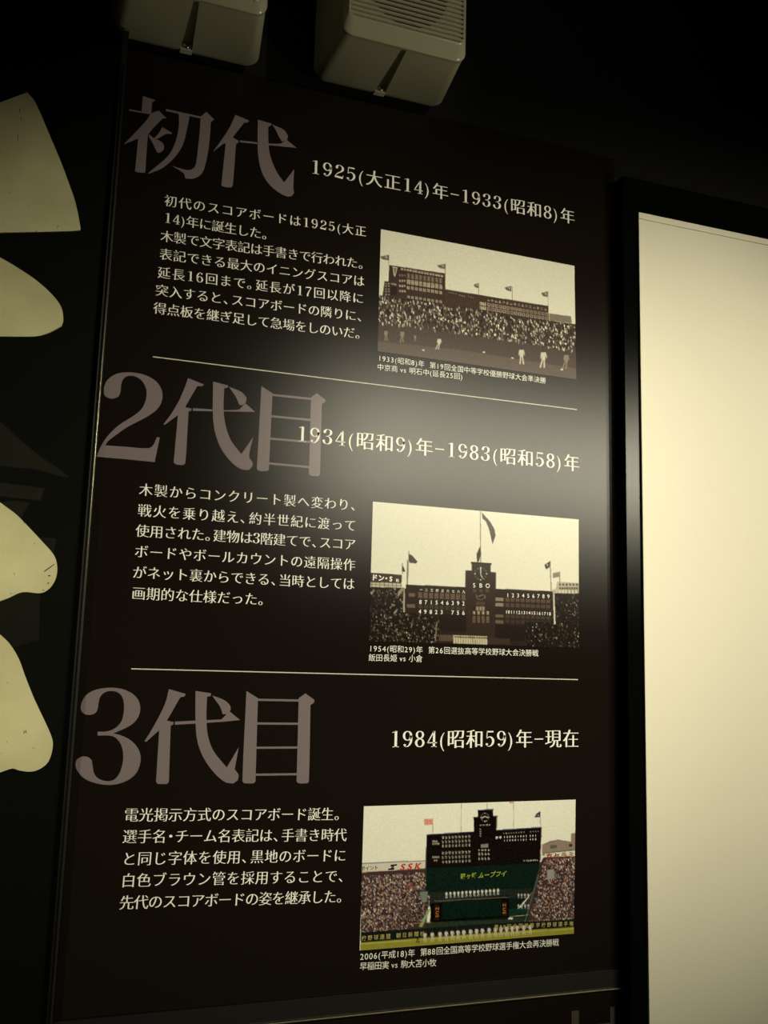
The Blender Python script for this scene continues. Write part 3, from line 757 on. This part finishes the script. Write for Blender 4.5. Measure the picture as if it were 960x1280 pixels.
for rows in range(3):
    for i in range(9):
        for (yy, nn) in ((316, 3), (448, 3)):
            x = 745 + i * 28.3; y = yy + rows * (36 if yy == 316 else 38) + 4 - i * 1.3
            c.line(*z([(x - 8, y), (x + 8, y)]), .55, Cw, .85); c.line(*z([(x - 7, y + 10), (x + 8, y + 10)]), .5, Cw, .75); c.line(*z([(x - (2 if rows == 2 else 6), y - 10), (x - 2, y + 16)]), .55, Cw, .85)
            c.line(*z([(x + 5, y - 8), (x + 4, y + 14)]), .5, Cw, .8 if rows % 2 == 0 else .3)
for x, y, n in ((655, 355, 3), (655, 376, 4), (655, 490, 4), (668, 518, 2)):
    for i in range(n): c.poly(z([(x + i * 16, y - 8), (x + i * 16 + 11, y - 8), (x + i * 16 + 11, y + 8), (x + i * 16, y + 8)]), Cw, .75)
for i in range(4):
    for yy, hh in ((430, 16), (464, 24), (504, 26)):
        x = 92 + i * 27; c.line(*z2([(x, yy - hh / 2), (x + 3, yy + hh / 2)]), .9, Cw, .85); c.line(*z2([(x - 5, yy), (x + 14, yy)]), .7, Cw, .8)
for k in range(4): c.line(*z2([(98, 248 + k * 19), (112, 256 + k * 19)]), 1.3, (190, 186, 160), .8)
c.poly(z2([(108, 380), (172, 376), (172, 408), (108, 412)]), (130, 128, 120))
for i in range(14):
    x = 305 + i * 21.5 + (14 if i > 8 else 0); y = 288 - i * 1.4
    if i != 9: c.line(*z2([(x - 6, y), (x + 6, y - 1)]), .5, Cw, .9); c.line(*z2([(x, y - 7), (x, y + 8)]), .5, Cw, .6)
for x, y in ((470, 520), (495, 518)): c.poly(z2([(x, y - 6), (x + 16, y - 7), (x + 16, y + 8), (x, y + 9)]), (170, 170, 160), .7)
c.poly(q([(36, 322), (294, 305), (300, 560), (36, 580)]), (70, 52, 50)); c.poly(q([(720, 400), (752, 285), (764, 262), (890, 256), (890, 530), (620, 535)]), (60, 50, 48))
# balcony and lower board
c.poly(q([(300, 402), (330, 400), (720, 385), (700, 420), (625, 425), (300, 445)]), (36, 42, 36)); c.poly(q([(316, 446), (625, 412), (632, 500), (312, 520)]), (12, 10, 9))
c.poly(q([(362, 440), (597, 428), (596, 494), (358, 508)]), (13, 31, 25)); c.line(*q([(330, 436), (625, 420)]), 1.3, (96, 92, 78))
c.poly(q([(328, 452), (350, 451), (346, 512), (330, 513)]), (44, 26, 14)); c.poly(q([(600, 440), (618, 438), (620, 494), (600, 496)]), (44, 26, 14))
c.poly(q([(300, 520), (720, 505), (720, 520), (290, 545)]), (42, 54, 40)); c.poly(q([(626, 470), (700, 455), (712, 510), (626, 500)]), (20, 50, 38))
CC = [(225, 205, 190), (205, 170, 150), (170, 130, 120), (120, 90, 84), (60, 44, 50), (236, 226, 214), (90, 80, 120), (190, 120, 90), (140, 140, 150), (40, 30, 34), (215, 190, 150)]
c.crowd(q([(38, 335), (290, 318), (296, 400), (310, 420), (300, 500), (200, 552), (36, 562)]), 2300, CC, 1.2, 2.0, (70, 52, 50))
c.crowd(q([(765, 268), (888, 262), (886, 528), (700, 518), (735, 400)]), 1300, CC, 1.2, 2.0, (70, 52, 50))
c.crowd(q([(215, 455), (310, 430), (296, 500), (215, 530)]), 260, [(40, 30, 30), (70, 54, 50), (160, 130, 110), (30, 26, 26)], .9, 1.2)
c.poly(q([(304, 470), (316, 465), (280, 540), (268, 536)]), (150, 170, 120)); c.poly(q([(270, 400), (304, 396), (298, 440), (280, 440)]), (120, 130, 116)); c.poly(q([(218, 362), (246, 360), (246, 385), (218, 388)]), (140, 80, 80), .6)
c.poly(q([(780, 312), (806, 308), (808, 345), (778, 350)]), (150, 150, 146)); c.line(*q([(690, 520), (745, 330)]), 1.1, (90, 110, 96)); 
c.poly(q([(36, 560), (220, 548), (560, 525), (888, 508), (888, 545), (560, 562), (36, 600)]), (22, 30, 26)); c.poly(q([(36, 600), (560, 560), (888, 538), (888, 570), (34, 636)]), (150, 146, 58))
c.line(*q([(36, 606), (888, 545)]), 1.2, (186, 180, 84)); c.line(*q([(220, 525), (320, 520)]), .8, (170, 120, 80)); c.line(*q([(630, 498), (706, 490)]), .8, (190, 150, 120))
for i in range(14):
    x = 378 + i * 15.8; y = 425 - i * 1.1; p = q([(x, y)])[0]; c.person(p[0], p[1], 9, (225, 225, 215), cap=(90, 80, 90))
for i in range(8):
    p = q([(665 + (i % 4) * 13, 425 + (i // 4) * 42)])[0]; c.person(p[0], p[1], 7, (200, 196, 190))
for x in (263, 292, 321, 352, 377, 401, 424, 447, 474, 498, 521, 548, 573, 595, 618, 640, 660, 686, 712):
    y = 600 - (x - 292) * .078; p = q([(x, y)])[0]
    c.person(p[0], p[1], 14 if x != 263 else 13, (214, 204, 186) if x != 263 else (30, 26, 24), legs=(205, 196, 180) if x != 263 else (30, 26, 24))
c.grain(5)
c.build('photograph', 'colour print of a dark scoreboard over a green board, packed stands and a line of players', .88)
M_red = laminate('printed_red', (0.48, 0.05, 0.04)); M_ink = laminate('printed_black_ink', (0.03, 0.03, 0.03)); M_lime = laminate('printed_lime', (0.25, 0.32, 0.04))
M_ochre = laminate('printed_ochre', (0.42, 0.34, 0.12)); M_orange = laminate('printed_orange', (0.45, 0.17, 0.03)); M_maroon = laminate('printed_maroon', (0.30, 0.05, 0.045))
lp("ポイント", z, (38, 588), (192, 578), .0078, M_ink); lp("SSK", z, (378, 572), (560, 562), .0160, M_red, shear=.3, ax=.045, ay=.035, vs=.85)
def flat(name, P, m, y=-.0009):
    W = [un(*p) for p in P]; return ch(mesh(name, [(v.x, y, v.z) for v in W], [tuple(range(len(W) - 1, -1, -1))], m, panel))
flat('swoosh_mark', z([(300, 552), (352, 548), (348, 562), (330, 563), (322, 574), (312, 574), (292, 566)]), M_ink)
flat('swoosh_mark', z([(275, 586), (296, 584), (306, 574), (318, 576), (332, 588), (322, 598), (276, 602)]), M_ink)
lp("京セラミ", z2, (664, 486), (914, 468), .0118, M_maroon, ax=.035, ay=.03)
lp("ムーブフイ", z2, (88, 646), (330, 628), .0100, M_lime, ax=.04, ay=.03, shear=.35); lp("夢ッキ", q, (430, 336), (500, 330), .0105, M_lime, ax=.03, ay=.02) if False else lp("霧ヶ峰", q, (432, 338), (500, 332), .0098, M_lime, ax=.03, ay=.02)
lp("TOYOTA", z2, (506, 520), (598, 514), .0036); lp("CITIZEN", z2, (96, 216), (188, 211), .0034, M_rule)
lp("校野球連盟　朝日新聞社", z3, (20, 267), (296, 245), .0083, M_ochre); lp("第88回全国高等学校野球選手権", z3, (588, 219), (934, 203), .0083, M_ochre)
for x, y in ((341, 482), (609, 468)):
    A = un(*q([(x, y + 24)])[0]); B = un(*q([(x, y - 24)])[0])
    ch(text_line('scoreboard_lettering', 'ZUS', (B.x, B.z), (A.x, A.z), .0078, M_orange, panel, serif=False, ax=.02, ay=.02, sp=0, a_is_px=False))
lp("野球", z2, (230, 324), (290, 318), .0048); lp("早実", z2, (230, 354), (290, 348), .0044) if False else None
lp("300031002 201", z2, (300, 316), (590, 304), .0046); lp("110001101 400", z2, (300, 346), (590, 334), .0046)

# ------------------------------------------------------------------ rail and lower panel
rail = thing('panel_rail', 'thin black ledge with a pale metal lip running under the black text panel', 'rail', (0, 0, .925))
under(box('rail_body', PX0, PX1 - .0005, -.004, WY, .9345, .9640, M_rail, rail), rail)
under(box('metal_lip', PX0, PX1 - .0005, -.0075, WY, .9310, .9340, M_lip, rail, .0008), rail)
low = thing('lower_panel', 'dark plain board below the metal ledge, with a faint brown framed label', 'display panel', (0, 0, 0))
under(box('board', PX0, PX1 - .0005, 0, WY, .02, .9300, M_board, low), low)
M_lab = mat('brown_label_frame', (0.045, 0.033, 0.026), .5); M_lab2 = mat('dark_label_ink', (0.012, 0.008, 0.007), .5)
a = un(714, 1264); b = un(768, 1264)
lf = box('label_frame', a.x, a.x + .0145, -.001, 0, .74, a.z, M_lab, low); under(lf, low)
under(box('label_frame', b.x - .009, b.x, -.001, 0, .74, a.z, M_lab, low), low)
under(box('label_frame', a.x + .0145, b.x - .009, -.001, 0, .872, .876, M_lab, low), low)
under(box('label_sheet', a.x + .0145, b.x - .009, -.0006, 0, .74, .872, M_lab2, low), low)

# ------------------------------------------------------------------ big cream screen in its black frame
FY = -.030
scr = thing('display_screen', 'large blank cream screen in a black frame, to the right of the text panel', 'screen', (1.1, 0, .3))
under(box('frame', PX1, 2.45, FY, WY, .28, 2.45, M_frame, scr, .0006), scr)
sx0, st = .5220, 2.3775
under(box('sheet', sx0, 2.38, FY - .005, FY, .36, st - .0138, M_screen, scr, .0008), scr)
hm = under(box('top_hem', sx0, 2.38, FY - .005, FY, st - .0130, st, M_screen, scr, .0006), scr)

# ------------------------------------------------------------------ old sign behind glass, at the left
sign = thing('old_signboard', 'weathered black signboard with huge cream painted character strokes, behind glass at the left edge', 'sign', (-1.3, 0, .4))
under(box('board', -2.35, -.470, .002, WY, .30, 2.62, M_sign, sign), sign)
def stroke_part(px, ext):
    P = [un(x, y, 0.0) for x, y in px]; P = [(v.x, v.z) for v in P]
    S = smooth_poly(P, 3, sharp=40)
    S = [p for p in S] + [Vector(e) for e in ext]
    return under(slab_from_outline('painted_stroke', S, -.0015, .002, M_cream, sign), sign)
def open_smooth(pts):
    return pts
stroke_part([(0,128.7),(34,116),(43.9,127.9),(62.5,170.5),(77,205),(87.7,234),(94.4,254),(100.8,286.1),(99.7,288.5),(87.7,289.3),(45.2,290.4),(0,291.1)], [(-.80, 2.285), (-1.05, 2.27), (-1.08, 2.36), (-.84, 2.40)])
stroke_part([(0,322),(16,331.3),(39.9,346.7),(58.5,361.9),(71.8,376.5),(77.6,387.1),(79.2,400.4),(77.1,407.9),(70.5,411.6),(61.1,416.4),(50.5,419.8),(39.9,421.1),(0,420.9)], [(-.85, 2.045), (-1.12, 2.05), (-1.14, 2.17), (-.86, 2.185)])
stroke_part([(0,628),(8.4,634.2),(19.7,642.6),(33.8,656.7),(53.5,677.8),(67.5,694.1),(71.5,707.3),(70.3,721.4),(64.7,732.6),(56.3,739.7),(47.8,741.6),(28.1,740.2),(11.3,747.3),(0,751.5)], [(-.80, 1.53), (-1.02, 1.49), (-1.05, 1.63), (-.82, 1.76)])
stroke_part([(0,793),(11.7,804.2),(23.4,823),(31.3,844.5),(43,873.8),(58.6,907),(65.6,924.5),(65.6,936.3),(60.5,951.9),(50.8,960.5),(39,964.4),(23.4,962.8),(15.6,960.5),(0,965.5)], [(-.78, 1.268), (-1.02, 1.23), (-1.06, 1.45), (-.80, 1.55)])
# the other strokes of the same character, further left than the photograph reaches
for (x, z_, w_, h_) in [(-1.55, 2.25, .36, .10), (-1.60, 1.95, .46, .09), (-1.50, 1.60, .30, .11), (-1.65, 1.15, .34, .13)]:
    S = smooth_poly([(x - w_ / 2, z_ - h_ * .3), (x, z_ - h_ * .5), (x + w_ / 2, z_ - h_ * .2), (x + w_ * .55, z_ + h_ * .2), (x, z_ + h_ * .5), (x - w_ / 2, z_ + h_ * .4)], 4, sharp=80)
    under(slab_from_outline('painted_stroke', S, -.0015, .002, M_cream, sign), sign)
# pencilled marks on the third stroke
M_pen = mat('brown_pencil_mark', (0.06, 0.03, 0.02), .6)
for P in ([(55, 714), (67.5, 705), (67.9, 706), (55.6, 715.2)], [(60, 719), (63.5, 719.3), (63, 720.6), (60, 720.3)], [(59.5, 728.5), (61, 728), (61, 730.2), (59, 729.8)], [(53.3, 737.4), (54.8, 737.4), (54.8, 738.6), (53.3, 738.6)], [(12.5, 742.5), (15, 741.2), (15, 741.8), (12.5, 743)],
          [(24, 136), (24.8, 136), (25, 141), (24.2, 141)], [(26, 147), (26.8, 147), (26.8, 152), (26, 152)], [(22, 168), (22.8, 168), (22.6, 176), (21.9, 176)]):
    W = [un(*p) for p in P]; under(mesh('pencil_mark', [(v.x, -.0018, v.z) for v in W], [(3, 2, 1, 0)], M_pen, sign), sign)

pane = thing('glass_pane', 'clear glass pane with bright polished edge, in front of the old signboard', 'glass pane', (-1.3, 0, .4))
under(mesh('pane', [(-2.35, -.020, .30), (-.4635, -.020, .30), (-.4635, -.020, 2.62), (-2.35, -.020, 2.62)], [(0, 1, 2, 3)], M_glass, pane), pane)
g1 = box('polished_edge', -.4643, -.4631, -.0212, -.017, .30, 2.46, M_edge, pane, .0004); under(g1, pane)
tag(g1, 'thin bright polished edge')
under(box('channel', -.4700, -.4612, -.014, .001, .30, 2.62, M_rail, pane), pane)

# ------------------------------------------------------------------ loudspeakers
def rrect(x0, x1, z0, z1, r, n=6):
    out = []
    for cx, cz, a0 in ((x1 - r, z1 - r, 0), (x0 + r, z1 - r, 90), (x0 + r, z0 + r, 180), (x1 - r, z0 + r, 270)):
        for k in range(n + 1):
            a = math.radians(a0 + 90 * k / n); out.append((cx + r * math.cos(a), cz + r * math.sin(a)))
    return out
def loft(name, secs, m, parent, cap0=True, cap1=True, smooth=True):
    V, F = [], []; n = len(secs[0][1])
    for y, P in secs: V += [(p[0], y, p[1]) for p in P]
    for s in range(len(secs) - 1):
        for i in range(n):
            j = (i + 1) % n; F.append((s * n + i, s * n + j, (s + 1) * n + j, (s + 1) * n + i))
    if cap0: F.append(tuple(range(n)))
    if cap1: F.append(tuple((len(secs) - 1) * n + i for i in reversed(range(n))))
    o = mesh(name, V, F, m, parent)
    bm = bmesh.new(); bm.from_mesh(o.data); bmesh.ops.recalc_face_normals(bm, faces=bm.faces)
    for f in bm.faces: f.smooth = smooth and len(f.verts) == 4
    bm.to_mesh(o.data); bm.free()
    if smooth: o.data.set_sharp_from_angle(angle=math.radians(35))
    return o

def speaker(xc, zb, label, cap):
    t = thing('wall_speaker', label, 'speaker', (xc, WY, zb), 'beige wall speakers above the panel')
    hw, ht = .127, .216
    y0 = 0.0; yf = -.142          # local: wall at 0
    h = loft('housing', [(y0, rrect(-hw + .004, hw - .004, .004, ht - .004, .020)), (y0 - .010, rrect(-hw, hw, 0, ht, .022)), (yf + .006, rrect(-hw + .015, hw - .015, .003, ht - .003, .018)), (yf, rrect(-hw + .016, hw - .016, .004, ht - .004, .017))], M_house, t)
    # keyhole channel cut in the underside
    cut = loft('cutter', [(-.012, [(-.010, -.02), (.010, -.02), (.010, .012), (-.010, .012)]), (yf - .01, [(-.004, -.02), (.004, -.02), (.004, .008), (-.004, .008)])], M_house, None, smooth=False)
    cut.location = t.location; bpy.context.view_layer.update()
    md = h.modifiers.new('channel', 'BOOLEAN'); md.operation = 'DIFFERENCE'; md.object = cut; md.solver = 'EXACT'
    dg = bpy.context.evaluated_depsgraph_get(); dg.update()
    nm = bpy.data.meshes.new_from_object(h.evaluated_get(dg)); h.modifiers.clear(); h.data = nm
    bpy.data.objects.remove(cut)
    # front cover: a lip, a sloping band, then the grille field
    hx = hw - .0145
    cv = loft('front_cover', [(yf + .004, rrect(-hx, hx, .0025, ht - .0025, .019)), (yf - .002, rrect(-hx - .0005, hx + .0005, .002, ht - .002, .019)), (yf - .005, rrect(-hx + .001, hx - .001, .0045, ht - .004, .018)),
                              (yf - .0127, rrect(-hx + .0055, hx - .0055, .0250, ht - .0215, .0125)), (yf - .0136, rrect(-hx + .006, hx - .006, .0265, ht - .022, .012)), (yf - .0145, rrect(-hx + .0075, hx - .0075, .0285, ht - .024, .011)), (yf - .0140, rrect(-hx + .010, hx - .010, .031, ht - .026, .009)), (yf - .0095, rrect(-hx + .0105, hx - .0105, .0315, ht - .0265, .008))],
              M_cover, t, cap0=True, cap1=False)
    # backing with a round opening, and the dark cone behind it
    N = 48; zc = .031 + (ht - .057) / 2; R = .0735; gx = hx - .0105; z0, z1 = .0315, ht - .0265
    V, F = [], []
    for k in range(N):
        a = 2 * math.pi * k / N; cx, cz = math.cos(a), math.sin(a)
        s = min(gx / abs(cx) if abs(cx) > 1e-6 else 9, ((z1 - z0) / 2) / abs(cz) if abs(cz) > 1e-6 else 9)
        V += [(R * cx, yf - .0105, zc + R * cz), (s * cx, yf - .0105, zc + s * cz), (R * cx, yf + .004 - .009, zc + R * cz)]
    for k in range(N):
        j = (k + 1) % N; F += [(3 * k, 3 * k + 1, 3 * j + 1, 3 * j), (3 * k, 3 * j, 3 * j + 2, 3 * k + 2)]
    bk = mesh('grille_backing', V, F, M_house, t)
    V = [(0, yf - .004, zc)]; V += [(R * 1.02 * math.cos(2 * math.pi * k / N), yf - .0052, zc + R * 1.02 * math.sin(2 * math.pi * k / N)) for k in range(N)]
    cone = mesh('speaker_cone', V, [(0, 1 + (k + 1) % N, 1 + k) for k in range(N)], M_dark, t)
    pitch = .0088; n = int((z1 - z0) / pitch)
    for k in range(n):
        zz = z0 + pitch * (k + .5)
        if k == 0:
            V_, F_ = box_vf(-gx, gx, -.0022, .0022, -.0024, .0024)
            me = bpy.data.meshes.new('slat'); me.from_pydata(V_, [], F_); me.update()
            bm = bmesh.new(); bm.from_mesh(me); bmesh.ops.bevel(bm, geom=[e for e in bm.edges if abs(e.verts[0].co.x - e.verts[1].co.x) > .01], offset=.001, segments=2, affect='EDGES'); bm.to_mesh(me); bm.free()
            me.materials.append(M_house)
        s = bpy.data.objects.new('slat', me); COL.objects.link(s); s.parent = t; s.location = (0, yf - .0125, zz)
    box('wall_bracket', -.05, .05, 0, WL - WY, .06, .16, M_lamp, t)
    # clip and screw at the wall end of the channel
    c_ = box('mounting_clip', -.0105, .0105, -.014, -.001, -.001, .010, M_clip, t, .001); tag(c_, 'small white mounting clip')
    bm = bmesh.new(); bmesh.ops.create_uvsphere(bm, u_segments=14, v_segments=8, radius=.0052)
    bmesh.ops.transform(bm, matrix=Matrix.Translation((0, -.0185, .0035)) @ Matrix.Diagonal((1, .5, 1, 1)), verts=bm.verts)
    me = bpy.data.meshes.new('screw'); bm.to_mesh(me); bm.free(); me.polygons.foreach_set('use_smooth', [True] * len(me.polygons)); link('screw', me, t, M_screw)
    if cap:
        bm = bmesh.new(); bmesh.ops.create_uvsphere(bm, u_segments=16, v_segments=8, radius=.0058)
        bmesh.ops.transform(bm, matrix=Matrix.Translation((hx - .020, yf - .0115, .0235)) @ Matrix.Diagonal((1, .45, 1, 1)), verts=bm.verts)
        me = bpy.data.meshes.new('screw_cap'); bm.to_mesh(me); bm.free(); me.polygons.foreach_set('use_smooth', [True] * len(me.polygons)); o = link('screw_cap', me, t, M_clip); tag(o, 'round pale screw cap')
    return t
speaker(-.365, 2.521, 'left beige wall speaker with a round pale cap on its corner, above the first heading', True)
speaker(-.011, 2.527, 'right beige wall speaker with its slatted round grille in view, top centre', False)

# ------------------------------------------------------------------ what the glass mirrors: a second sign across the room
OY = -3.46
opp = thing('opposite_sign', 'second black sign with cream strokes, across the room, mirrored faintly in the left glass', 'sign', (-.9, YF, .6))
box_o = under(box('board', -2.2, .2, OY - .03, OY, .9, 3.0, M_sign, opp), opp)
under(box('mounting_frame', -1.9, -.1, YF, OY - .03, 1.2, 2.7, M_wall, opp), opp)
def mir(px):
    P = [un(x, y, -.04 - OY) for x, y in px]; P = [(v.x, v.z) for v in P]
    S = smooth_poly(P, 3, sharp=30)
    o = slab_from_outline('painted_stroke', S, OY + .003, OY, M_cream, opp); return under(o, opp)
mir([(-60,480),(0,527),(25,550),(55,574),(77.5,589),(86,597),(75,595),(35,584),(30,585.6),(0,582),(-60,575)])
mir([(-60,596),(0,603),(55.6,610.6),(50,625.6),(0,620),(-60,612)])
mir([(-40,640),(2.5,628),(18.7,626),(37.5,628.7),(30,640),(24,655),(10,680),(-40,690)])
mir([(30,671),(70,673),(67,695),(30,700)])
mir([(-60,735),(0,735),(50,735),(49,800),(0,812),(-60,812)])

bpy.data.objects.remove(FONTO); bpy.data.objects.remove(FILLO)
for k in list(bpy.data.curves):
    if k.name.startswith('lettering'): bpy.data.curves.remove(k)
